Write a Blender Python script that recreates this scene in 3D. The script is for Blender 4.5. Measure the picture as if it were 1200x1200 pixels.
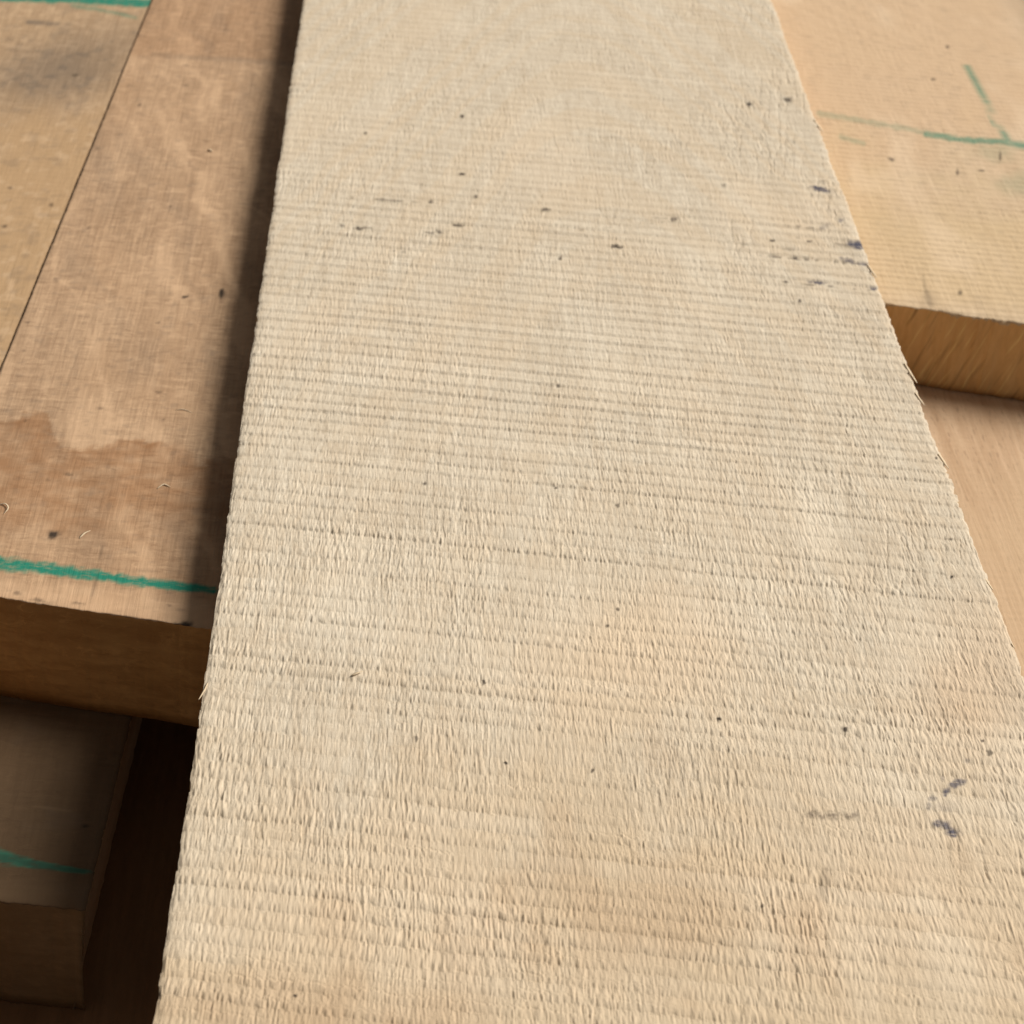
import bpy, math
import numpy as np

scene = bpy.context.scene
for o in list(bpy.data.objects):
    bpy.data.objects.remove(o)

# ------------------------------------------------------------------ camera
F_PX, PPX, PPY = 2400.0, 420.0, 600.0          # focal length and optical axis in photo pixels (1200 x 1200)
VPX, VPY = 510.0, -1060.0                      # where the long board edges meet
BOARD_W = 0.20
_d = np.array([VPX - PPX, VPY - PPY, F_PX]); _Y = _d / np.linalg.norm(_d)
_X = np.array([-_Y[1], _Y[0], 0.0]); _X /= np.linalg.norm(_X)
_Z = np.cross(_X, _Y)
M = np.array([_X, _Y, _Z])                     # camera (x right, y down, z forward) -> world


def ray(px, py):
    return M @ np.array([(px - PPX) / F_PX, (py - PPY) / F_PX, 1.0])


_a, _b = ray(268, 600), ray(1130, 600)
CAM_H = BOARD_W / (_b[0] / -_b[2] - _a[0] / -_a[2])
CAM = np.array([0.0, 0.0, CAM_H])


def at(px, py, z):
    r = ray(px, py)
    return CAM + r * ((z - CAM_H) / r[2])


def project(X, Y, Z):
    dx, dy, dz = X - CAM[0], Y - CAM[1], Z - CAM[2]
    cx = M[0, 0] * dx + M[1, 0] * dy + M[2, 0] * dz
    cy = M[0, 1] * dx + M[1, 1] * dy + M[2, 1] * dz
    cz = M[0, 2] * dx + M[1, 2] * dy + M[2, 2] * dz
    cz = np.maximum(cz, 1e-3)
    return PPX + F_PX * cx / cz, PPY + F_PX * cy / cz


cam_data = bpy.data.cameras.new('camera')
cam = bpy.data.objects.new('camera', cam_data)
scene.collection.objects.link(cam)
from mathutils import Matrix
R = Matrix(((M[0, 0], -M[0, 1], -M[0, 2]), (M[1, 0], -M[1, 1], -M[1, 2]), (M[2, 0], -M[2, 1], -M[2, 2])))
cam.matrix_world = Matrix.Translation(CAM.tolist()) @ R.to_4x4()
cam_data.sensor_fit = 'HORIZONTAL'
cam_data.sensor_width = 36.0
cam_data.lens = 36.0 * F_PX / 1200.0
cam_data.shift_x = (600.0 - PPX) / 1200.0
cam_data.clip_start = 0.01
cam_data.clip_end = 500.0
cam_data.dof.use_dof = True
_f = at(620, 760, 0.0) - CAM
cam_data.dof.focus_distance = float(_f @ M[:, 2])
cam_data.dof.aperture_fstop = 36.0
scene.camera = cam

# ------------------------------------------------------------------ light
SUN_DIR = np.array([0.69, 0.21, 0.63]); SUN_DIR /= np.linalg.norm(SUN_DIR)
SUN_EL = math.asin(SUN_DIR[2]); SUN_AZ = math.atan2(SUN_DIR[0], SUN_DIR[1])
world = bpy.data.worlds.new('World'); scene.world = world; world.use_nodes = True
wn = world.node_tree; wn.nodes.clear()
sky = wn.nodes.new('ShaderNodeTexSky'); sky.sky_type = 'NISHITA'; sky.sun_disc = False
sky.sun_elevation = SUN_EL; sky.sun_rotation = SUN_AZ
sky.air_density = 1.0; sky.dust_density = 4.0
hs = wn.nodes.new('ShaderNodeHueSaturation'); hs.inputs['Saturation'].default_value = 0.08   # camera white balance set for the shade
bg = wn.nodes.new('ShaderNodeBackground'); bg.inputs['Strength'].default_value = 0.05
wo = wn.nodes.new('ShaderNodeOutputWorld')
wn.links.new(sky.outputs[0], hs.inputs['Color']); wn.links.new(hs.outputs[0], bg.inputs[0]); wn.links.new(bg.outputs[0], wo.inputs[0])

sl = bpy.data.lights.new('sun', 'SUN'); sl.energy = 5.0; sl.angle = math.radians(30); sl.color = (1.0, 0.975, 0.94)
so = bpy.data.objects.new('sun', sl); scene.collection.objects.link(so)
from mathutils import Vector
so.rotation_euler = Vector(SUN_DIR.tolist()).to_track_quat('Z', 'Y').to_euler()
so.location = (1.5, 0.5, 2.0)

scene.view_settings.view_transform = 'Standard'
scene.view_settings.look = 'None'
scene.view_settings.gamma = 1.0
scene.view_settings.use_curve_mapping = False
scene.view_settings.exposure = -0.09

# ------------------------------------------------------------------ noise helpers (numpy)


def _hash(ix, iy, seed):
    h = (ix.astype(np.int64) * 374761393 + iy.astype(np.int64) * 668265263 + seed * 1274126177) & 0xFFFFFFFF
    h = ((h ^ (h >> 13)) * 1274126177) & 0xFFFFFFFF
    h = ((h ^ (h >> 16)) * 2246822519) & 0xFFFFFFFF
    return ((h ^ (h >> 15)) & 0xFFFFFF) / float(0xFFFFFF)


def noise(x, y, seed=0):
    """smooth value noise, -1..1"""
    x = np.asarray(x, float); y = np.asarray(y, float)
    x, y = np.broadcast_arrays(x, y)
    ix, iy = np.floor(x), np.floor(y)
    fx, fy = x - ix, y - iy
    fx = fx * fx * (3 - 2 * fx); fy = fy * fy * (3 - 2 * fy)
    a = _hash(ix, iy, seed); b = _hash(ix + 1, iy, seed); c = _hash(ix, iy + 1, seed); d = _hash(ix + 1, iy + 1, seed)
    return 2 * ((a * (1 - fx) + b * fx) * (1 - fy) + (c * (1 - fx) + d * fx) * fy) - 1


def fbm(x, y, seed=0, n=3):
    s, a, t = 0, 1.0, 0
    for i in range(n):
        s = s + a * noise(x * 2 ** i, y * 2 ** i, seed + 31 * i); t += a; a *= 0.5
    return s / t


def sstep(a, b, x):
    t = np.clip((x - a) / (b - a), 0, 1)
    return t * t * (3 - 2 * t)


# marks are given by their place in the photograph and stored on the board they lie on
def blob(PX, PY, cx, cy, rx, ry, ang=0.0, soft=0.35, rag=0.35, seed=1):
    c, s = math.cos(math.radians(ang)), math.sin(math.radians(ang))
    dx, dy = PX - cx, PY - cy
    m = (np.abs(dx) < 3 * (rx + ry)) & (np.abs(dy) < 3 * (rx + ry))
    out = np.zeros_like(PX)
    if not m.any():
        return out
    dx, dy = dx[m], dy[m]
    u = (dx * c + dy * s) / rx; v = (-dx * s + dy * c) / ry
    q = np.hypot(u, v)
    sc = max(min(rx, ry), 1.5)
    q = q + rag * fbm((dx) / sc * 0.8, (dy) / sc * 0.8, seed, 2)
    out[m] = 1 - sstep(1 - soft, 1 + soft, q)
    return out


def stroke(PX, PY, pts, widths, soft=0.4, rag=0.3, seed=3):
    best = np.full(PX.shape, 9.0)
    for (x0, y0), (x1, y1), w0, w1 in zip(pts[:-1], pts[1:], widths[:-1], widths[1:]):
        lx, ly = x1 - x0, y1 - y0
        t = np.clip(((PX - x0) * lx + (PY - y0) * ly) / (lx * lx + ly * ly), 0, 1)
        d = np.hypot(PX - x0 - t * lx, PY - y0 - t * ly)
        best = np.minimum(best, d / (w0 + (w1 - w0) * t))
    best = best + rag * fbm(PX / 7.0, PY / 4.0, seed, 3)
    return 1 - sstep(1 - soft, 1 + soft, best)


# ------------------------------------------------------------------ surface relief of sawn wood
LAST = {}


def rough_relief(X, Y, p=5.5e-3, seed=11, step=0.40e-3, fib=0.115e-3, wid=0.38e-3, skew=0.0, right=None):
    warp = 2.0e-3 * fbm(X / 0.05, Y / 0.09, seed + 5, 2) + 0.5e-3 * noise(X / 0.012, Y / 0.02, seed + 6)
    wx = X + warp
    far = sstep(0.36, 0.56, Y)
    v = -(Y + skew * X) / p + 0.10 * fbm(X / 0.03, Y / 0.03, seed + 1, 2) + 0.45 * noise(Y / 0.03, X * 0 + 0.5, seed + 2)
    k0 = np.floor(v)
    v = v + (0.12 * noise(wx / (wid * 1.3), k0 * 7.31, seed + 3) + 0.06 * noise(wx / (wid * 0.6), k0 * 3.1, seed + 4)) * (1 - 0.75 * far)
    k = np.floor(v); ph = v - k
    LAST['k'] = k
    # every pass of the saw leaves a shallow scallop and a fine groove, of uneven depth
    amp = np.clip(0.80 + 0.55 * fbm(X / 0.03, k * 1.7, seed + 7, 3) + 0.35 * noise(k * 2.3, X * 0, seed + 24) + 0.25 * far, 0.25, 1.6) * (0.9 + 0.1 * far)
    dg = np.minimum(ph, 1 - ph) * p
    groove = np.exp(-(dg / (0.40e-3 + 0.1e-3 * far)) ** 2)
    scal = 0.5 - 0.5 * np.cos(2 * math.pi * np.clip(ph, 0, 1) ** 1.25)                       # near end: soft rounded ridges
    edge_ = (np.minimum(ph / 0.84, 1) ** 1.3) * (1 - sstep(0.84, 1.0, ph)) - 0.30 * groove      # far end: crisper steps
    h = step * amp * (edge_ * (0.28 + 0.72 * far) + 0.75 * scal * (1 - far))
    # a second, fainter tooth line inside some passes
    t2 = np.abs(ph - 0.5 - 0.12 * noise(k * 1.9, X / 0.05, seed + 21)) * p
    h = h - 0.5 * step * np.clip(fbm(X / 0.02, k * 0.7, seed + 22, 2) + 0.1, 0, 1) * np.exp(-(t2 / 0.35e-3) ** 2)
    # fibres raised along the board, broken at the saw marks; some areas fuzzy, some clean
    f1 = noise(wx / wid, k * 5.13 + ph * 0.8, seed + 8)
    f2 = noise(wx / (wid * 0.5), k * 2.9 + ph * 1.3, seed + 10)
    f3 = noise(wx / (wid * 1.8), Y / (p * 3.0), seed + 13)
    f4 = noise(wx / (wid * 0.8), Y / (p * 0.6), seed + 18)
    f5 = noise(wx / (wid * 0.55), Y / (p * 0.25), seed + 23)
    f6 = noise(wx / (wid * 0.7), Y / (p * 5.0), seed + 25)
    famp = np.clip(0.9 + 1.0 * fbm(X / 0.014, Y / 0.025, seed + 12, 3), 0.18, 1.8)
    h = h + fib * (1 - 0.42 * far) * famp * (f1 * 0.6 + f2 * 0.5 + f3 * 0.2 + f4 * 0.65 + f5 * 0.65 + f6 * 0.2)
    # torn grain: lifted slivers in a few patches
    tear = np.maximum(noise(wx / (wid * 1.1), Y / (p * 1.2), seed + 14) - 0.5, 0) * np.maximum(fbm(X / 0.03, Y / 0.05, seed + 15, 2) - 0.1, 0)
    h = h + 2.0e-3 * tear * (1 - 0.9 * far) * (fib / 0.2e-3)
    if right is not None:
        # interlocked grain towards the right edge: short slanting lifts and furrows
        m = sstep(right, right + 0.05, X)
        g = noise((X - 0.16 * Y + warp) / 0.0032, Y / 0.022, seed + 16) + 0.35 * noise(X / 0.0007, Y / 0.004, seed + 19)
        ridge = 1 - np.minimum(np.abs(g) / 0.16, 1)
        h = h - 0.25e-3 * m * ridge * sstep(0.0, 0.5, noise(X / 0.018, Y / 0.03, seed + 17))
    return h


def smooth_relief(X, Y, seed=5, p=3.2e-3, amp=0.06e-3):
    w = 0.5 * fbm(X / 0.03, Y / 0.03, seed, 2)
    lines = np.sin((Y / p + w) * 2 * math.pi) * np.clip(0.5 + fbm(X / 0.02, Y / 0.012, seed + 1, 2), 0, 1)
    lines2 = noise(X / 0.012, Y / (p * 0.3), seed + 2)
    fib = noise(X / 0.5e-3, Y / 0.012, seed + 3)
    return amp * (lines + 0.6 * lines2 + 0.55 * fib)


# ------------------------------------------------------------------ mesh builder
def link_mesh(name, V, faces, fmat, mats, attrs=None, origin=(0, 0, 0), smooth=True, parent=None):
    me = bpy.data.meshes.new(name)
    V = np.asarray(V, float) - np.asarray(origin)
    if isinstance(faces, tuple):                       # (quads, ngons)
        quads, ngons = faces
    else:
        quads, ngons = np.asarray(faces), []
    nq = len(quads)
    loops = np.concatenate([quads.reshape(-1)] + [np.asarray(n) for n in ngons]).astype(np.int32)
    tot = np.concatenate([np.full(nq, 4)] + [np.array([len(n)]) for n in ngons]).astype(np.int32)
    start = np.concatenate([[0], np.cumsum(tot)[:-1]]).astype(np.int32)
    me.vertices.add(len(V)); me.vertices.foreach_set('co', V.astype(np.float32).reshape(-1))
    me.loops.add(len(loops)); me.loops.foreach_set('vertex_index', loops)
    me.polygons.add(len(tot)); me.polygons.foreach_set('loop_start', start); me.polygons.foreach_set('loop_total', tot)
    for m in mats:
        me.materials.append(m)
    me.polygons.foreach_set('material_index', np.asarray(fmat, np.int32))
    me.polygons.foreach_set('use_smooth', np.full(len(tot), smooth))
    for k, a in (attrs or {}).items():
        at_ = me.attributes.new(k, 'FLOAT', 'POINT')
        at_.data.foreach_set('value', np.asarray(a, np.float32).reshape(-1))
    me.update(calc_edges=True)
    me.validate()
    ob = bpy.data.objects.new(name, me)
    ob.location = origin
    scene.collection.objects.link(ob)
    if parent is not None:
        ob.parent = parent
    return ob


def tag(o, label, cat, group=None):
    o['label'] = label; o['category'] = cat
    if group:
        o['group'] = group


GROUP = 'sawn boards piled in the stack'


def board(label, cols, rows, xl, xr, k, xref, ztop, thick, relief, mats, masks, jag=0.0, hang=0.0, seed=1,
          side_lean=(0.0, 0.0), levels=6, end_rough=0.15e-3, jag_band=3.6e-3, bow=None, crush=0.45e-3):
    """cols: 0..1 across, rows: world y from near to far; xl/xr: functions of y giving the two long edges."""
    s = np.asarray(cols)[None, :]; yr = np.asarray(rows)[:, None]
    L, Rr = xl(yr), xr(yr)
    X = L + (Rr - L) * s
    Y = yr + k * (X - xref) + 0 * X
    if jag > 0:
        dl = X - L; dr = Rr - X
        def ragged(sd):
            z0 = yr * 0
            b = np.floor(yr / jag_band + 0.8 * noise(yr / (jag_band * 3), z0, sd))
            chip = np.maximum(noise(b * 3.3, z0, sd + 1) - 0.45, 0) * 2.6 * (1 - (yr / jag_band) % 1.0)
            return 0.9 * fbm(yr / 0.03, z0, sd + 2, 3) + 0.30 * noise(b * 5.1, z0, sd + 3) - chip + 0.22 * noise(yr / 0.0011, z0, sd + 4) * (0.4 + noise(yr / 0.02, z0, sd + 5) ** 2)
        jl = -ragged(seed + 51) * 0.8
        jr = ragged(seed + 151)
        X = X + jag * jl * np.exp(-dl / 0.004) + jag * jr * np.exp(-dr / 0.004)
        dn = yr - yr[0, 0]
        Y = Y + jag * (0.7 * noise(X / 0.0012, X * 0, seed + 55) + noise(X / 0.01, X * 0, seed + 56)) * np.exp(-dn / 0.004)
    H = relief(X, Y)
    # slightly crushed arrises
    de = np.minimum(np.minimum(X - X[:, :1], X[:, -1:] - X), np.minimum(yr - yr[0, 0], yr[-1, 0] - yr))
    H = H - crush * np.exp(-de / 0.0007)
    if bow is not None:
        H = H + bow(X, Y)
    Z = ztop + H
    ny, nx = X.shape
    PX, PY = project(X, Y, Z)
    attrs = masks(X, Y, PX, PY)
    idx = np.arange(ny * nx).reshape(ny, nx)
    quads = [np.stack([idx[:-1, :-1], idx[:-1, 1:], idx[1:, 1:], idx[1:, :-1]], -1).reshape(-1, 4)]
    fm = [np.zeros(len(quads[0]), int)]
    V = [np.stack([X, Y, Z], -1).reshape(-1, 3)]
    # perimeter, counter-clockwise seen from above
    per = np.concatenate([idx[0, :], idx[1:, -1], idx[-1, -2::-1], idx[-2:0:-1, 0]])
    kind = np.concatenate([np.full(nx - 1, 1), np.full(ny - 1, 2), np.full(nx - 1, 1), np.full(ny - 1, 2)])   # face after each vertex
    n = len(per)
    P0 = V[0][per]
    nrm = np.zeros((n, 2))
    nrm[:nx] += (0, -1); nrm[nx - 1:nx + ny - 1] += (1, 0); nrm[nx + ny - 2:2 * nx + ny - 2] += (0, 1); nrm[2 * nx + ny - 3:] += (-1, 0); nrm[0] += (-1, 0)
    nrm /= np.maximum(np.linalg.norm(nrm, axis=1, keepdims=True), 1)
    leanv = np.zeros(n); leanv[nx - 1:nx + ny - 1] = side_lean[1]; leanv[2 * nx + ny - 3:] = side_lean[0]; leanv[0] = side_lean[0]
    prev = per; base = ny * nx
    arc = np.concatenate([[0], np.cumsum(np.linalg.norm(np.diff(P0[:, :2], axis=0), axis=1))])
    zb = ztop - thick
    att_per = {a: [v.reshape(-1)] for a, v in attrs.items()}
    for lv in range(levels + 1):
        if lv == 0:
            drop = hang * np.clip(0.45 + 0.9 * noise(arc / 0.0009, arc * 0, seed + 60) + 0.6 * noise(arc / 0.006, arc * 0, seed + 61), 0.08, 2.0)
            t = drop / thick
        else:
            t = np.full(n, lv / levels) if lv == levels else np.maximum(lv / levels, 0)
            t = np.broadcast_to(t, (n,))
        zz = P0[:, 2] * (1 - t) + zb * t
        off = end_rough * (noise(arc / 0.004 + lv * 0.7, zz / 0.004, seed + 70) + 0.7 * noise(arc / 0.0012, zz / 0.012, seed + 71)) if lv else 0 * arc
        off = off + leanv * t
        if lv == levels:
            off = off - 0.0006
        W = np.stack([P0[:, 0] + nrm[:, 0] * off, P0[:, 1] + nrm[:, 1] * off, zz], -1)
        V.append(W)
        cur = base + np.arange(n); base += n
        quads.append(np.stack([prev, cur, np.roll(cur, -1), np.roll(prev, -1)], -1))
        fm.append(np.zeros(n, int) if lv == 0 else kind.copy())
        for a in att_per:
            fade = 1.0 if (lv == 0) else 0.0
            att_per[a].append(att_per[a][0][per] * fade)
        prev = cur
    ngons = [prev[::-1]]
    V = np.concatenate(V); quads = np.concatenate(quads); fm = np.concatenate(fm + [np.array([1])])
    attrs = {a: np.concatenate(v) for a, v in att_per.items()}
    org = (float(X[:, nx // 2].mean()), float(Y.mean()), float(zb))
    ob = link_mesh('wooden_board', V, (quads, ngons), fm, mats, attrs, org)
    tag(ob, label, 'board', GROUP)
    return ob


# ------------------------------------------------------------------ materials
def wood(name, light, dark, warm, fib=(900, 60), seed=0.0, streak=0.35, cloud=18.0, bump=0.25, rough=0.82, flecks=0.0, ring=None,
         axis='y', amt=(0.55, 0.5), spec=0.2, scratch=None, scuff=0.0, marks=True):
    m = bpy.data.materials.new(name); m.use_nodes = True
    nt = m.node_tree; N = nt.nodes; K = nt.links; N.clear()
    out = N.new('ShaderNodeOutputMaterial'); bs = N.new('ShaderNodeBsdfPrincipled'); K.new(bs.outputs[0], out.inputs[0])
    bs.inputs['Specular IOR Level'].default_value = spec
    tc = N.new('ShaderNodeTexCoord')

    def mapped(scale, loc=(0, 0, 0), rot=(0, 0, 0)):
        mp = N.new('ShaderNodeMapping'); mp.inputs['Scale'].default_value = scale
        mp.inputs['Location'].default_value = (loc[0] + seed, loc[1] + seed * 1.7, loc[2]); mp.inputs['Rotation'].default_value = rot
        K.new(tc.outputs['Object'], mp.inputs[0]); return mp

    def tex(mp, scale=1.0, detail=3.0, rough_=0.55, dist=0.0):
        t = N.new('ShaderNodeTexNoise'); t.inputs['Scale'].default_value = scale; t.inputs['Detail'].default_value = detail
        t.inputs['Roughness'].default_value = rough_; t.inputs['Distortion'].default_value = dist
        K.new(mp.outputs[0], t.inputs['Vector']); return t.outputs['Fac']

    def rng(src, a, b, c=0.0, d=1.0):
        r = N.new('ShaderNodeMapRange'); r.inputs['From Min'].default_value = a; r.inputs['From Max'].default_value = b
        r.inputs['To Min'].default_value = c; r.inputs['To Max'].default_value = d; K.new(src, r.inputs['Value']); return r.outputs[0]

    def mix(fac, a, b, mode='MIX'):
        x = N.new('ShaderNodeMix'); x.data_type = 'RGBA'; x.blend_type = mode
        if isinstance(fac, float): x.inputs[0].default_value = fac
        else: K.new(fac, x.inputs[0])
        for i, v in ((6, a), (7, b)):
            if isinstance(v, tuple): x.inputs[i].default_value = (*v, 1)
            else: K.new(v, x.inputs[i])
        return x.outputs[2]

    def mul(a, b):
        x = N.new('ShaderNodeMath'); x.operation = 'MULTIPLY'
        for i, v in enumerate((a, b)):
            if isinstance(v, float): x.inputs[i].default_value = v
            else: K.new(v, x.inputs[i])
        return x.outputs[0]

    def attr(n):
        a = N.new('ShaderNodeAttribute'); a.attribute_name = n; return a.outputs['Fac']

    if axis == 'y': fs = (fib[0], fib[1], fib[0])
    elif axis == 'x': fs = (fib[1], fib[0], fib[0])
    else: fs = (fib[0], fib[0], fib[1])
    clouds = tex(mapped((1, 0.55, 1)), cloud, 4.0, 0.6, 0.4)
    col = mix(mul(rng(clouds, 0.38, 0.66), amt[0]), light, warm)
    long_ = tex(mapped(tuple(v * 0.22 for v in fs), (3, 1, 2)), 1.0, 3.0, 0.6, 0.3)
    col = mix(mul(rng(long_, 0.35, 0.7), amt[1]), col, dark)
    fine = tex(mapped(fs), 1.0, 3.0, 0.65, 0.2)
    col = mix(mul(rng(fine, 0.42, 0.75), streak), col, dark)
    spk = tex(mapped((1, 0.7, 1), (5, 5, 5)), 900, 2.0, 0.6)
    col = mix(mul(rng(spk, 0.62, 0.78), 0.35), col, dark)
    if scuff:
        sc1 = tex(mapped((0.35, 1.6, 1), (11, 3, 7)), 420, 5.0, 0.75, 0.6)
        col = mix(mul(rng(sc1, 0.50, 0.72), scuff), col, dark)
        sc2 = tex(mapped((0.5, 1.2, 1), (6, 13, 2)), 260, 5.0, 0.8, 0.8)
        col = mix(mul(rng(sc2, 0.54, 0.74), scuff * 0.9), col, tuple(min(0.85, c * 1.25) for c in light))
    if flecks:
        fl = tex(mapped((1300, 190, 1300), (9, 2, 4)), 1.0, 1.5, 0.5)
        col = mix(mul(rng(fl, 0.60, 0.70), flecks), col, tuple(c * 0.5 for c in dark))
    if scratch:
        rm = N.new('ShaderNodeMapping'); rm.inputs['Rotation'].default_value = scratch[1]; K.new(tc.outputs['Object'], rm.inputs[0])

        def smap(loc):
            mp = N.new('ShaderNodeMapping'); mp.inputs['Scale'].default_value = scratch[0]; mp.inputs['Location'].default_value = loc
            K.new(rm.outputs[0], mp.inputs[0]); return mp
        st = tex(smap((1, 7, 3)), 1.0, 2.0, 0.5)
        col = mix(mul(rng(st, 0.60, 0.72), scratch[2]), col, tuple(min(1, c * 1.9) for c in light))
        st2 = tex(smap((4, 2, 8)), 0.6, 2.0, 0.5)
        col = mix(mul(rng(st2, 0.58, 0.75), 0.7), col, tuple(c * 0.45 for c in dark))
    if marks:
        # masks stored on the mesh: discoloration, damp, dirt, crayon, painted shade, ink
        for an, c, f in (('warm', warm, 0.9), ('pink', (light[0] * 0.97, light[1] * 0.87, light[2] * 0.77), 0.8),
                         ('pale', tuple(min(0.85, v * 1.18) for v in light), 0.8)):
            col = mix(mul(attr(an), f), col, c)
        col = mix(mul(attr('damp'), 0.85), col, (0.70, 0.565, 0.45), 'MULTIPLY')
        col = mix(mul(attr('grey'), 0.8), col, (0.14, 0.105, 0.075))
        chalk = tex(mapped((0.5, 1.3, 1), (2, 2, 2)), 520, 4.0, 0.7)
        gm = mul(attr('green'), rng(chalk, 0.30, 0.50, 0.55, 1.0))
        col = mix(gm, col, (0.02, 0.19, 0.12))
        col = mix(attr('dark'), col, (0.030, 0.020, 0.014))
        col = mix(mul(attr('ink'), rng(chalk, 0.38, 0.52, 0.45, 1.0)), col, (0.065, 0.062, 0.085))
    K.new(col, bs.inputs['Base Color'])
    bs.inputs['Roughness'].default_value = rough
    bn = N.new('ShaderNodeBump'); bn.inputs['Strength'].default_value = bump; bn.inputs['Distance'].default_value = 0.0003
    K.new(fine, bn.inputs['Height'])
    K.new(bn.outputs[0], bs.inputs['Normal'])
    return m


MAIN = dict(light=(0.65, 0.555, 0.42), dark=(0.42, 0.32, 0.21), warm=(0.55, 0.415, 0.265))
m_main = wood('rough_sawn_pale_wood', **MAIN, fib=(1700, 150), seed=1.3, streak=0.62, cloud=22, bump=0.8, amt=(0.15, 0.42), scuff=0.38)
m_main_side = wood('pale_wood_side', light=(0.50, 0.36, 0.21), dark=(0.33, 0.21, 0.11), warm=(0.45, 0.30, 0.16), marks=False, seed=2.0)
m_left = wood('weathered_brown_wood', (0.50, 0.325, 0.19), (0.25, 0.15, 0.082), (0.39, 0.235, 0.125), fib=(1000, 50), seed=3.1, streak=0.6, cloud=26, amt=(0.5, 0.4), scuff=0.85, bump=0.6)
m_far = wood('ochre_wood', (0.47, 0.32, 0.19), (0.29, 0.18, 0.095), (0.43, 0.27, 0.135), fib=(1000, 60), seed=4.7, streak=0.75, cloud=30, amt=(0.5, 0.45), scuff=0.85, bump=0.6)
m_right = wood('pinkish_pale_wood', (0.60, 0.455, 0.305), (0.44, 0.31, 0.19), (0.57, 0.405, 0.22), fib=(900, 60), seed=5.9, streak=0.6, cloud=24, amt=(0.35, 0.6), scuff=0.5, bump=0.6)
m_lowr = wood('pink_brown_fleck_wood', (0.56, 0.38, 0.235), (0.41, 0.255, 0.14), (0.55, 0.385, 0.225), fib=(900, 40), seed=6.6, streak=0.7, cloud=20, amt=(0.4, 0.7), flecks=0.4, scuff=0.3, bump=0.6)
m_end_l = wood('brown_end_grain', light=(0.66, 0.37, 0.135), dark=(0.34, 0.155, 0.045), warm=(0.52, 0.26, 0.08), marks=False, fib=(420, 40), seed=7.2, streak=0.6, cloud=60, axis='x', amt=(0.6, 0.7), bump=0.4, rough=0.7, scuff=0.6)
m_end_r = wood('sawn_end_grain', light=(0.72, 0.46, 0.205), dark=(0.46, 0.26, 0.10), warm=(0.64, 0.38, 0.15), marks=False, fib=(500, 120), seed=8.4, streak=0.4, cloud=70, axis='z', amt=(0.6, 0.3), bump=0.4, rough=0.7,
               scratch=((900, 30, 60), (0, math.radians(-17), 0), 0.32))
m_low = wood('shaded_brown_wood', (0.130, 0.080, 0.041), (0.088, 0.052, 0.026), (0.125, 0.075, 0.036), fib=(700, 50), seed=9.9, streak=0.5, cloud=26, scuff=0.7)  # base colour darkened to carry the shade lying on this board
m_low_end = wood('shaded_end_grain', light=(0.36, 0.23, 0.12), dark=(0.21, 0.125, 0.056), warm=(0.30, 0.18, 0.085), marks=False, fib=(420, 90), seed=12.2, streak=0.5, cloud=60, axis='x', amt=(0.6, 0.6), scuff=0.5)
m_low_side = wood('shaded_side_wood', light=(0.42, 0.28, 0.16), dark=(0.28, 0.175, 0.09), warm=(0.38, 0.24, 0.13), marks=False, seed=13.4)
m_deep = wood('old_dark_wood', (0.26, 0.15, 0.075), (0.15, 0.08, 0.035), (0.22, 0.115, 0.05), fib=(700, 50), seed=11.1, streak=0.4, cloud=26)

# ------------------------------------------------------------------ the setting
TM = 0.013                                            # thickness of the board on top
ZB = -TM


def drop_to(px, py, z, line):
    """how far below a point the edge seen at `line` (x, y, slope) lies"""
    P = at(px, py, z)
    lo, hi = 0.0, 0.2
    for _ in range(50):
        t = (lo + hi) / 2
        x, y = project(P[0], P[1], P[2] - t)
        if y > line[1] + line[2] * (x - line[0]): hi = t
        else: lo = t
    return lo


TB = drop_to(100, 716, ZB, (100, 834, 0.142))         # left upper board
TE = drop_to(1120, 370, ZB, (1120, 461, 0.13))        # right upper board
ZC = ZB - TB
TC = drop_to(50, 1062, ZC, (50, 1183, 0.03))
ZD = ZC - TC
ZF = ZB - TE
TD = 0.035
ZG = ZD - TD
print('thickness', TB, TE, TC, 'planes', ZC, ZD, ZF, 'cam', CAM_H)

n = 40
gx, gy = np.meshgrid(np.linspace(-30, 30, n), np.linspace(-30, 30, n))
gi = np.arange(n * n).reshape(n, n)
gq = np.stack([gi[:-1, :-1], gi[:-1, 1:], gi[1:, 1:], gi[1:, :-1]], -1).reshape(-1, 4)
m_ground = wood('packed_earth', light=(0.20, 0.16, 0.12), dark=(0.12, 0.09, 0.065), warm=(0.17, 0.13, 0.09), marks=False, fib=(60, 60), seed=1, cloud=4)
gr = link_mesh('ground', np.stack([gx, gy, np.full_like(gx, ZG)], -1).reshape(-1, 3), gq, np.zeros(len(gq)), [m_ground])
gr['kind'] = 'structure'


def edge(p, q):
    """long edge through two world points, as x(y)"""
    (x0, y0), (x1, y1) = (p[0], p[1]), (q[0], q[1])
    g = (x1 - x0) / (y1 - y0)
    return lambda y: x0 + g * (y - y0)


def rows_between(y0, y1, z, npix, near=None, far=None, ncoarse=14):
    """row positions evenly spaced as seen between y0 and y1, coarse beyond"""
    inv = np.linspace(1 / (y0 + 0.0), 1 / (y1 + 0.0), npix)
    r = 1 / inv
    if near is not None: r = np.concatenate([np.linspace(near, y0, ncoarse)[:-1], r])
    if far is not None: r = np.concatenate([r, np.linspace(y1, far, ncoarse)[1:]])
    return r


def M0(X, *names):
    return {a: np.zeros_like(X) for a in ('warm', 'pink', 'pale', 'damp', 'grey', 'green', 'dark', 'ink')}


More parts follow.
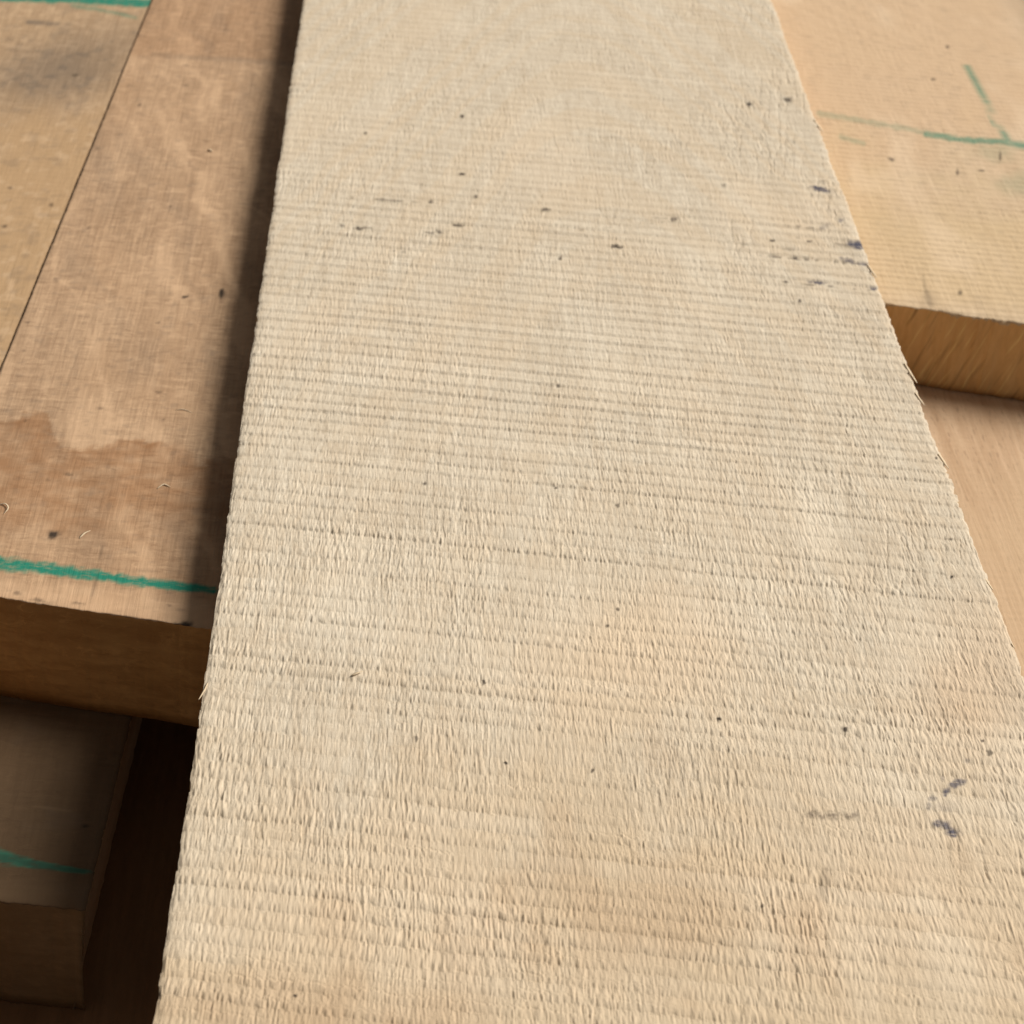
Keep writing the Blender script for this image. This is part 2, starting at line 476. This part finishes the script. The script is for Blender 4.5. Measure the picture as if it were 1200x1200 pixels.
# ---- the long rough-sawn board on top
def main_masks(X, Y, PX, PY):
    A = M0(X)
    nz = fbm(X / 0.03, Y / 0.05, 91, 3)
    A['warm'] = np.clip(sstep(700, 1250, PY + 160 * nz) * 0.95
                        + 0.7 * blob(PX, PY, 830, 1075, 170, 55, 8, 0.8, 0.6, 4) + 0.4 * blob(PX, PY, 700, 900, 60, 120, 0, 0.9, 0.8, 105) + 0.45 * blob(PX, PY, 830, 440, 16, 10, 0, 0.8, 0.6, 106) + 0.5 * blob(PX, PY, 300, 1180, 170, 40, 5, 0.8, 0.6, 5)
                        + 0.5 * blob(PX, PY, 966, 1033, 8, 16, 0, 0.7, 0.5, 6), 0, 1)
    A['pink'] = np.clip(0.95 * blob(PX, PY, 1140, 810, 80, 80, 10, 0.8, 0.6, 7) + 0.6 * blob(PX, PY, 1080, 1060, 130, 80, 10, 0.9, 0.6, 107) + 0.4 * blob(PX, PY, 480, 1080, 160, 90, 10, 0.9, 0.6, 108) + 0.9 * blob(PX, PY, 730, 780, 120, 70, 0, 0.9, 0.6, 8)
                        + 0.5 * blob(PX, PY, 640, 200, 50, 45, 0, 0.9, 0.6, 9) + 0.45 * blob(PX, PY, 940, 250, 60, 40, 0, 0.9, 0.6, 10)
                        + 0.15 * sstep(0.15, 0.6, fbm(X / 0.022, Y / 0.05, 92, 2)), 0, 1)
    A['pale'] = 0.25 * sstep(0.0, 0.7, fbm(X / 0.018, Y / 0.06, 93, 3)) + 0.6 * blob(PX, PY, 960, 610, 20, 45, -25, 0.8, 0.5, 11)
    A['pale'] = np.clip(A['pale'] * 0.8 + 0.22 * np.maximum(noise(X / 0.03, LAST['k'] * 3.7, 101), 0), 0, 1)
    A['warm'] = np.clip(A['warm'] + 0.16 * np.maximum(noise(X / 0.04, LAST['k'] * 2.3, 102), 0), 0, 1)
    # growth rings showing as soft nested arches
    dx = X - 0.078 - 0.004 * noise(Y / 0.1, X * 0, 103)
    arch = Y + 42.0 * np.minimum(np.abs(dx), 0.03) ** 2 + np.maximum(np.abs(dx) - 0.03, 0) * 2.5 + 0.006 * fbm(X / 0.01, Y / 0.03, 104, 2)
    ring = noise(arch / 0.009, X * 0, 94) * 0.8 + noise(arch / 0.022, X * 0, 95) * 0.5
    A['pink'] = np.clip(A['pink'] + 0.1 * sstep(0.1, 0.6, ring), 0, 1)
    A['grey'] = 0.03 * sstep(0.0, 0.45, -ring)
    A['warm'] = np.clip(A['warm'] + 0.30 * sstep(0.0, 0.40, ring) * (0.3 + 0.7 * sstep(0.45, 0.7, Y)), 0, 1)
    d = A['dark']
    spots = [(515, 272, 5, 2.2), (537, 264, 5, 2), (420, 268, 5, 1.8), (640, 246, 6, 2), (722, 289, 7, 2), (790, 257, 5, 2), (557, 230, 2.5, 2),
             (541, 204, 3, 1.5), (505, 237, 3, 1.5), (542, 136, 2.2, 2), (848, 218, 2.2, 2), (924, 117, 5, 3), (878, 122, 2.5, 2), (657, 303, 2, 2),
             (990, 854, 4.5, 4), (1160, 882, 5, 4), (1151, 868, 2.5, 2.5), (842, 842, 3.5, 3), (893, 1062, 3, 3), (567, 800, 2.5, 4), (488, 866, 3, 4),
             (694, 903, 2.5, 3), (593, 894, 3, 2.5), (724, 714, 2.5, 2.5), (712, 733, 2.5, 2), (1114, 632, 6, 1.6), (1097, 537, 2, 2), (1115, 676, 3, 2),
             (654, 452, 3, 2.5), (498, 567, 2.5, 2.5), (724, 592, 3, 3), (652, 572, 2.5, 2), (346, 1167, 3, 3), (187, 1167, 4, 5), (937, 352, 2, 1.5),
             (428, 156, 2, 1.5), (905, 282, 3, 1.4), (931, 303, 3, 1.4), (948, 283, 3, 1.4), (921, 330, 3, 1.3)]
    for i, (x, y, rx, ry) in enumerate(spots):
        d = np.maximum(d, (0.7 + 0.28 * (i * 7 % 5) / 4) * blob(PX, PY, x, y, rx * (1.05 if y < 400 else 0.75), ry * (1.0 if y < 400 else 0.7), 4, 0.6, 0.8, 200 + i))
    A['dark'] = d
    # rows of dirt caught in the saw marks
    for x0, y0, x1, y1, w, a in ((400, 230, 520, 240, 1.3, .5), (395, 264, 560, 277, 1.4, .55), (440, 292, 500, 298, 1.2, .4), (680, 270, 800, 258, 1.0, .25),
                                 (880, 299, 1005, 309, 1.5, .6), (900, 263, 990, 270, 1.2, .4), (930, 278, 1010, 290, 1.2, .45), (905, 330, 1035, 341, 1.4, .6),
                                 (870, 286, 950, 296, 1.0, .35), (960, 212, 1000, 215, 1.2, .4), (760, 255, 790, 256, 1, .3)):
        A['dark'] = np.maximum(A['dark'], a * stroke(PX, PY, [(x0, y0), (x1, y1)], [w, w], 0.7, 0.9, int(x0)) * sstep(0.0, 0.55, noise(PX / 5.5, PY / 9, int(y0))))
    k = A['ink']
    for x, y, rx, ry, a, s in ((963, 222, 10, 3, 12, 1), (1006, 287, 11, 4, 16, 1), (993, 305, 8, 3, 18, .9), (1012, 309, 9, 2, 5, .7), (958, 331, 8, 2, 4, .9), (1024, 338, 5, 2, 4, .9),
                               (985, 258, 3, 2, 0, .7), (968, 265, 7, 3, -30, .35), (1120, 919, 10, 4, -18, .8), (1108, 928, 5, 4, -40, .9), (1093, 936, 4, 4, 0, .6), (1088, 944, 3, 4, 0, .5),
                               (1105, 945, 14, 7, 0, .25), (1108, 968, 13, 6, 22, .85), (1117, 977, 8, 5, 10, .95), (1099, 965, 5, 5, 30, .8), (1134, 891, 4, 3, 0, .4), (1105, 912, 2, 4, 0, .5)):
        k = np.maximum(k, s * blob(PX, PY, x, y, rx, ry, a, 0.5, 0.6, int(x + y)))
    A['ink'] = k
    A['grey'] = np.maximum(A['grey'], 0.45 * blob(PX, PY, 967, 1034, 8, 15, 0, 0.7, 0.7, 109))
    A['damp'] = 0.30 * blob(PX, PY, 1140, 812, 60, 60, 10, 0.9, 0.9, 110) + 0.30 * blob(PX, PY, 820, 1080, 170, 50, 6, 0.9, 0.9, 111) + 0.35 * blob(PX, PY, 330, 1185, 200, 35, 4, 0.9, 0.9, 112) + 0.2 * sstep(0.1, 0.6, fbm(X / 0.012, Y / 0.03, 113, 3)) * sstep(650, 1000, PY)
    A['grey'] = np.maximum(A['grey'], 0.95 * stroke(PX, PY, [(945, 955), (1002, 956)], [4, 4], 0.8, 1.0, 17) * np.clip(0.55 + 0.9 * fbm(PX / 4, PY / 2.5, 18, 2), 0, 1))
    return A


xl_main = edge(at(355, 0, 0), at(180, 1200, 0))
xr_main = edge(at(905, 0, 0), at(1200, 790, 0))
y_near, y_far = at(300, 1215, 0)[1], at(600, -20, 0)[1]
cols = np.concatenate([np.linspace(0, 1, 920)])
rows = rows_between(y_near, y_far, 0, 1180, near=y_near - 0.16, far=y_far + 0.75)


def main_relief(X, Y):
    return rough_relief(X, Y, skew=0.09, right=0.09) + 0.35e-3 * fbm(X / 0.08, Y / 0.2, 40, 2) - 0.6e-3


top_board = board('long rough-sawn pale board with fuzzy saw marks lying across all the others', cols, rows, xl_main, xr_main, 0.0, 0.0, 0.0, TM,
                  main_relief, [m_main, m_main_side, m_main_side], main_masks, jag=0.7e-3, seed=21, levels=4)

# ---- left pair
seam0, seam1 = at(177, 0, ZB), at(0, 432, ZB)
xs = edge(seam0, seam1)
bl, br = at(0, 700, ZB), at(235, 735, ZB)
k_b = (br[1] - bl[1]) / (br[0] - bl[0])


def brown_masks(X, Y, PX, PY):
    A = M0(X)
    nz = fbm(PX / 38, PY / 22, 71, 3)
    edge_y = np.interp(PX, [-60, 0, 55, 75, 100, 140, 185, 200, 225, 270], [478, 492, 486, 528, 520, 512, 520, 530, 548, 540])
    damp = sstep(-5, 5, PY - edge_y + 14 * nz + 7 * fbm(PX / 7, PY / 3.5, 77, 3)) * (1 - 0.75 * sstep(590, 640, PY + 30 * nz))
    damp = damp * np.clip(0.72 + 0.6 * fbm(PX / 22, PY / 9, 171, 3), 0.15, 1) + 0.25 * sstep(9, 0, np.abs(PY - edge_y + 14 * nz + 7 * fbm(PX / 7, PY / 3.5, 77, 3) - 4)) * sstep(0, 0.4, fbm(PX / 30, PY / 20, 172, 2))
    A['damp'] = 0.95 * damp + 0.8 * sstep(3, -3, PY - (64 + 0.05 * (PX - 180)) + 4 * nz) * 0.45
    A['damp'] = np.maximum(A['damp'], 0.8 * blob(PX, PY, 198, 552, 22, 24, 0, 0.5, 0.9, 72))
    A['warm'] = 0.3 * damp + 0.4 * sstep(0.1, 0.6, fbm(X / 0.02, Y / 0.06, 73, 3))
    wav = fbm((X + 0.2 * Y) / 0.006 + 0.8 * noise(X / 0.02, Y / 0.02, 176), Y / 0.05, 174, 3)
    A['pale'] = np.clip(0.8 * sstep(665, 690, PY - 0.13 * PX + 8 * nz) + (0.7 * sstep(0.05, 0.6, wav) + 0.5 * sstep(0.15, 0.6, fbm(X / 0.004, Y / 0.0025, 74, 3))) * (1 - 0.7 * damp), 0, 1)
    A['pink'] = 0.15 * sstep(0.0, 0.6, fbm(X / 0.03, Y / 0.04, 75, 2))
    A['green'] = np.maximum(stroke(PX, PY, [(-40, 655), (60, 667), (120, 676), (250, 692)], [7, 6.5, 5.5, 4.2], 0.5, 0.6, 76), 0)
    d = A['dark']
    for i, (x, y, rx, ry, a) in enumerate(((260, 345, 4, 7, 15), (217, 348, 3, 2, -10), (103, 267, 4, 2, 0), (164, 123, 3, 2, -30), (218, 77, 4, 1.5, 0), (218, 100, 3, 1.5, 0),
                                           (114, 174, 4, 2, 0), (65, 328, 3, 3, 0), (32, 378, 3, 2, 0), (63, 626, 6, 4, -10), (80, 556, 6, 2, 8), (57, 562, 2, 2, 0), (187, 460, 6, 1.5, 15),
                                           (118, 478, 4, 2, 0), (217, 732, 8, 3.5, 0), (206, 732, 3, 2.5, 0), (198, 709, 2, 2, 0), (20, 695, 5, 3, 10), (44, 703, 8, 2.5, 8), (150, 724, 4, 2, 8),
                                           (175, 726, 3, 2, 0), (200, 242, 2, 1.5, 0), (185, 378, 3, 1.5, 0), (92, 707, 9, 2, 8), (28, 411, 4, 1.5, 0), (190, 492, 3, 1.3, 0), (30, 493, 3, 1.6, 0))):
        strong = (x, y) in ((260, 345), (63, 626), (217, 732), (206, 732), (217, 348))
        d = np.maximum(d, (0.95 if strong else 0.5) * blob(PX, PY, x, y, rx * (1 if strong else 0.8), ry * (1 if strong else 0.75), a, 0.6, 0.7, 300 + i))
    d = np.maximum(d, 0.35 * stroke(PX, PY, [(120, 640), (113, 675), (106, 712)], [0.9, 0.9, 0.9], 0.6, 0.8, 78))
    A['dark'] = d
    A['grey'] = 0.22 * sstep(0.1, 0.7, -wav) + 0.30 * sstep(0.25, 0.7, fbm(X / 0.003, Y / 0.002, 179, 3)) + 0.35 * stroke(PX, PY, [(180, 64), (345, 75)], [2.5, 3], 0.8, 0.6, 80)
    return A


rowsB = rows_between(bl[1], at(250, -20, ZB)[1], ZB, 430, far=y_far + 0.60)
xrB = lambda y: xl_main(y) + 0.075
board('brown board with a damp stain and a green crayon line near its end', np.linspace(0, 1, 220), rowsB, lambda y: xs(y) + 0.0003, xrB, k_b, bl[0], ZB, TB,
      lambda X, Y: smooth_relief(X, Y, 5, 4.0e-3, 0.07e-3), [m_left, m_end_l, m_deep], brown_masks, crush=0.12e-3, jag=0.2e-3, hang=0.0004, seed=31, levels=8, end_rough=0.05e-3)


def ochre_masks(X, Y, PX, PY):
    A = M0(X)
    nz = fbm(PX / 40, PY / 30, 61, 3)
    A['grey'] = np.clip(0.55 * blob(PX, PY, 110, 75, 75, 32, -14, 0.9, 0.5, 62) + 0.35 * blob(PX, PY, 30, 90, 70, 35, 0, 0.9, 0.5, 63)
                        + 0.7 * stroke(PX, PY, [(33, 26), (68, 28)], [3, 2.5], 0.7, 0.5, 64) + 0.3 * sstep(0.1, 0.6, fbm(X / 0.004, Y / 0.005, 65, 3)), 0, 1)
    A['green'] = np.maximum(stroke(PX, PY, [(-60, -6), (90, -1), (185, 4)], [5, 5, 4.5], 0.5, 0.5, 66),
                            0.45 * stroke(PX, PY, [(85, 6), (130, 14), (160, 21)], [2.5, 2, 2], 0.6, 0.7, 67))
    A['warm'] = 0.8 * sstep(90, 200, PY + 60 * nz)
    A['pale'] = 0.6 * sstep(0.1, 0.6, fbm(X / 0.003, Y / 0.004, 165, 3))
    d = A['dark']
    for i, (x, y, rx, ry) in enumerate(((12, 220, 2, 2), (60, 240, 3, 2), (5, 265, 3, 2), (88, 88, 3, 1.5))):
        d = np.maximum(d, 0.6 * blob(PX, PY, x, y, rx, ry, 0, 0.6, 0.5, 340 + i))
    A['dark'] = d
    return A


rowsA = rows_between(at(0, 450, ZB)[1], at(60, -20, ZB)[1], ZB, 330, near=0.10, far=y_far + 0.55)
board('ochre board with a grey smudge and green crayon at its far corner', np.linspace(0, 1, 260), rowsA, lambda y: xs(y) - 0.19, lambda y: xs(y) - 0.0003, 0.0, 0.0, ZB - 0.0005, TB - 0.0005,
      lambda X, Y: smooth_relief(X, Y, 15, 3.6e-3, 0.09e-3), [m_far, m_end_l, m_deep], ochre_masks, crush=0.05e-3, jag=0.08e-3, seed=41, levels=4)


# ---- lower left, in the shade
c0, c1 = at(152, 850, ZC), at(100, 1062, ZC)
xc = edge(c0, c1)
ce0, ce1 = at(0, 1056, ZC), at(100, 1066, ZC)
k_c = (ce1[1] - ce0[1]) / (ce1[0] - ce0[0])


def shade_masks(X, Y, PX, PY):
    A = M0(X)
    A['green'] = 0.8 * stroke(PX, PY, [(-40, 992), (0, 1004), (40, 1013), (102, 1022)], [9, 7, 4.5, 2.5], 0.5, 0.5, 51)
    A['dark'] = 0.45 * stroke(PX, PY, [(-40, 992), (0, 1004), (40, 1013), (102, 1022)], [9, 7, 4.5, 2.5], 0.6, 0.8, 151)  # same stroke again in dark: shade painted into the green crayon
    A['grey'] = 0.2 * sstep(0.1, 0.7, fbm(X / 0.006, Y / 0.008, 152, 3))
    A['pale'] = 0.8 * sstep(1020, 1050, PY) + 0.4 * sstep(0.1, 0.7, fbm(X / 0.01, Y / 0.05, 52, 3)) + 0.8 * stroke(PX, PY, [(42, 945), (85, 951)], [1.5, 1.2], 0.6, 0.5, 53)
    A['pink'] = 0.3 * sstep(0.0, 0.6, fbm(X / 0.03, Y / 0.04, 54, 2))
    A['dark'] = A['dark'] + 0.9 * blob(PX, PY, 101, 968, 4, 2, 0, 0.5, 0.4, 55)
    return A


rowsC = rows_between(ce0[1], c0[1] + 0.03, ZC, 200, far=y_far + 0.65)
board('shaded lower board with a shade-darkened green crayon line and a cut end', np.linspace(0, 1, 220), rowsC, lambda y: xc(y) - 0.27, xc, k_c, ce0[0], ZC, TC,
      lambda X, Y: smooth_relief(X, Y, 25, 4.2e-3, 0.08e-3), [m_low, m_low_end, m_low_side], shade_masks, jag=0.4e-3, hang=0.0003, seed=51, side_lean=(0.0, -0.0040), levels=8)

plain = lambda X, Y, PX, PY: M0(X)
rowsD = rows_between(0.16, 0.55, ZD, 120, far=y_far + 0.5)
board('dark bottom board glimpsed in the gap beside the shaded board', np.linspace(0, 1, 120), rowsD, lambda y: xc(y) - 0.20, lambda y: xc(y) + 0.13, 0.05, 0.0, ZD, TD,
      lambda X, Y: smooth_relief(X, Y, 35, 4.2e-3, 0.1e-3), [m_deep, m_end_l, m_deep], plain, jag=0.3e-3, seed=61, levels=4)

# ---- right pair
e0, e1 = at(1045, 356, ZB), at(1200, 379, ZB)
k_e = (e1[1] - e0[1]) / (e1[0] - e0[0])


def pink_masks(X, Y, PX, PY):
    A = M0(X)
    nz = fbm(PX / 45, PY / 30, 81, 3)
    A['warm'] = 0.65 * sstep(150, 260, PY - 0.1 * (PX - 1000) + 50 * nz) * (1 - 0.6 * sstep(330, 360, PY - 0.14 * (PX - 1045))) \
        + 0.45 * blob(PX, PY, 1138, 135, 16, 26, -15, 0.9, 0.5, 82) + 0.5 * blob(PX, PY, 985, 190, 40, 60, 0, 0.9, 0.5, 88)
    A['pink'] = np.clip(0.95 * (1 - sstep(130, 260, PY + 50 * nz)), 0, 1)
    A['pale'] = 0.55 * sstep(0.0, 0.6, fbm(X / 0.02, Y / 0.05, 83, 3))
    g = 0.30 * stroke(PX, PY, [(960, 133), (1030, 145), (1090, 156)], [3.4, 3.2, 3], 0.6, 0.7, 84)
    g = np.maximum(g, 0.72 * stroke(PX, PY, [(1085, 157), (1130, 164), (1170, 166), (1230, 175)], [3.2, 3.4, 3.6, 4.2], 0.6, 0.6, 85))
    g = np.maximum(g, 0.72 * stroke(PX, PY, [(1134, 78), (1150, 112), (1164, 143), (1182, 165)], [2.8, 2.8, 2.8, 2.2], 0.5, 0.4, 86))
    g = np.maximum(g, 0.22 * blob(PX, PY, 1165, 178, 22, 10, 0, 0.9, 0.6, 87))
    g = np.maximum(g, 0.20 * blob(PX, PY, 1200, 216, 26, 12, 0, 0.9, 0.6, 89))
    g = np.maximum(g, 0.30 * stroke(PX, PY, [(985, 160), (1012, 168)], [2.5, 2.5], 0.7, 0.6, 90))
    A['green'] = g
    d = 0 * X
    for i, (x, y, rx, ry, a) in enumerate(((1045, 187, 4, 2, 15), (1110, 55, 2, 2, 0), (1122, 202, 1.6, 4, 0), (1172, 184, 1.6, 6, 0), (1094, 93, 3, 1.2, 0), (1150, 200, 4, 1.2, 0), (1125, 343, 3, 3, 0))):
        d = np.maximum(d, 0.7 * blob(PX, PY, x, y, rx, ry, a, 0.5, 0.4, 360 + i))
    d = np.maximum(d, 0.25 * stroke(PX, PY, [(1082, 322), (1084, 338), (1090, 356)], [1.2, 2.0, 3.5], 0.7, 0.5, 97))
    A['dark'] = d
    A['grey'] = 0.14 * sstep(0.2, 0.7, fbm(X / 0.004, Y / 0.003, 98, 2)) + 0.25 * blob(PX, PY, 1088, 350, 8, 10, 0, 0.9, 0.5, 99)
    return A


rowsE = rows_between(e0[1], at(1000, -20, ZB)[1], ZB, 330, far=y_far + 0.85)
xlE = lambda y: xr_main(y) - 0.055
sE = np.concatenate([np.linspace(0, 0.55, 260), np.linspace(0.55, 1, 40)[1:]])
board('pinkish pale board with faint green crayon strokes under the right edge', sE, rowsE, xlE, lambda y: xlE(y) + 0.24, k_e, e0[0], ZB, TE,
      lambda X, Y: smooth_relief(X, Y, 45, 3.0e-3, 0.05e-3) + rough_relief(X, Y, p=4.2e-3, seed=77, step=0.30e-3, fib=0.06e-3, skew=0.09), [m_right, m_end_r, m_end_r], pink_masks, jag=0.5e-3, hang=0.0011, seed=71, levels=10, end_rough=0.22e-3)


def fleck_masks(X, Y, PX, PY):
    A = M0(X)
    A['warm'] = 0.6 * sstep(520, 640, PY + 40 * fbm(PX / 40, PY / 40, 58, 2))
    A['pale'] = 0.5 * sstep(0.1, 0.7, fbm(X / 0.008, Y / 0.08, 59, 3))
    return A


rowsF = rows_between(at(1200, 830, ZF)[1], at(1100, 430, ZF)[1], ZF, 260, near=0.12, far=y_far + 0.65)
xlF = lambda y: xr_main(y) - 0.07
sF = np.concatenate([np.linspace(0, 0.6, 240), np.linspace(0.6, 1, 30)[1:]])
board('pink-brown flecked lower board below the sawn end on the right', sF, rowsF, xlF, lambda y: xlF(y) + 0.22, 0.0, 0.0, ZF - 0.0004, ZF - 0.0004 - ZD,
      lambda X, Y: smooth_relief(X, Y, 55, 3.4e-3, 0.05e-3), [m_lowr, m_end_l, m_lowr], fleck_masks, jag=0.1e-3, seed=81, levels=4)


# ---- unseen board added on the right-hand board, only to cast the corner shadow
g0, g1 = at(1228, -70, ZB), at(1310, 60, ZB)
xg = edge(g0, g1)
board('unseen board past the top right corner, added to shadow the pinkish board', np.linspace(0, 1, 30), np.linspace(g1[1] - 0.02, g1[1] + 0.6, 60), xg, lambda y: xg(y) + 0.10, 0.0, 0.0, 0.012, 0.012 - ZB - 0.0003,
      lambda X, Y: smooth_relief(X, Y, 65), [m_right, m_end_r, m_end_r], plain, seed=91, levels=3)


# ---- loose slivers and splinters
m_fibre = wood('pale_wood_fibre', light=(0.66, 0.52, 0.35), dark=(0.5, 0.37, 0.22), warm=(0.62, 0.46, 0.28), marks=False, seed=14, streak=0.3)


def sliver(name, pts, w, mat, parent=None, thick=0.45):
    """curled, tapered strip of wood through the given points"""
    pts = [np.asarray(p, float) for p in pts]
    n = 9
    t = np.linspace(0, 1, n)
    tt = np.linspace(0, 1, len(pts))
    C = np.stack([np.interp(t, tt, [p[i] for p in pts]) for i in range(3)], -1)
    C[1:-1] = (C[:-2] + 2 * C[1:-1] + C[2:]) / 4
    d = np.gradient(C, axis=0); d /= np.linalg.norm(d, axis=1, keepdims=True)
    side = np.cross(d, (0, 0, 1)); side /= np.maximum(np.linalg.norm(side, axis=1, keepdims=True), 1e-9)
    up = np.cross(side, d)
    ww = w * (0.25 + 0.75 * np.sin(math.pi * np.clip(t * 0.9 + 0.08, 0, 1)))[:, None] * (1 + 0.25 * noise(t * 7, t * 0, int(abs(C[0, 0]) * 1e5) % 997))[:, None]
    ring = [C + side * ww, C + up * ww * thick, C - side * ww, C - up * ww * thick]
    V = np.stack(ring, 1).reshape(-1, 3)
    q = [(4 * i + j, 4 * i + (j + 1) % 4, 4 * i + 4 + (j + 1) % 4, 4 * i + 4 + j) for i in range(n - 1) for j in range(4)]
    q += [(3, 2, 1, 0), (4 * n - 4, 4 * n - 3, 4 * n - 2, 4 * n - 1)]
    org = C[0].copy()
    if parent is not None:
        org = np.array(parent.location)
    return link_mesh(name, V, np.array(q), np.zeros(len(q)), [mat], None, tuple(org), True, None)


def loose(label, pxs, z, w, lift, mat=None):
    P = [at(x, y, z) for x, y in pxs]
    for i, p in enumerate(P):
        p[2] = z + w * 0.4 + lift * math.sin(math.pi * i / (len(P) - 1))
    o = sliver('wood_sliver', P, w, mat or m_fibre)
    tag(o, label, 'wood chip', 'loose slivers on the boards')


ZBr = ZB
loose('pale curled sliver at the left edge on the damp brown board', [(-2, 592), (6, 591), (11, 597), (4, 603)], ZBr, 0.00028, 0.0005)
loose('pale slanting sliver above the green line on the brown board', [(93, 631), (99, 626), (106, 622)], ZBr, 0.0003, 0.0003)
loose('pale sliver at the right end of the damp stain', [(184, 573), (192, 568), (200, 571)], ZBr, 0.00028, 0.0003)
loose('thin pale sliver above the damp stain near the shadow', [(205, 481), (214, 480), (226, 484)], ZBr, 0.00018, 0.0002)
loose('tiny white fleck high up on the brown board', [(244, 176), (246, 177), (249, 178)], ZBr, 0.0006, 0.0003)
loose('small pale sliver lying on the left of the long rough board', [(412, 792), (418, 790), (425, 787)], 0.0002, 0.00032, 0.0002)

# splinters standing out from the sawn edges of the top board
def splinter(right, py, length, out, w):
    f = xr_main if right else xl_main
    sg = 1 if right else -1
    y0 = at(620, py, 0)[1]
    y0 = at(*project(f(y0), y0, 0.0), 0)[1]
    P = []
    for i, t in enumerate((0.0, 0.35, 0.7, 1.0)):
        y = y0 - length * t
        P.append((f(y) + sg * (out * t ** 1.3 - 0.0009), y, -0.0007 + 0.0002 * t))
    o = sliver('splinter', P, w, m_fibre, top_board, thick=0.3)
    o.parent = top_board
    o.matrix_parent_inverse = Matrix.Translation(-Vector(top_board.location))


for right, py, ln, ou, w in ((1, 395, 0.011, 0.0022, 0.0005), (1, 430, 0.007, 0.0018, 0.0004), (1, 498, 0.008, 0.0020, 0.0006), (1, 640, 0.006, 0.0016, 0.0004), (1, 705, 0.006, 0.0016, 0.0004),
                             (1, 118, 0.010, 0.0022, 0.0006), (1, 285, 0.008, 0.0019, 0.0005), (0, 818, 0.003, 0.0019, 0.0003)):
    splinter(right, py, ln * (1.3 if right else 2.2), 0.0009 + (ou - 0.0009) * 0.6, w * 0.9)
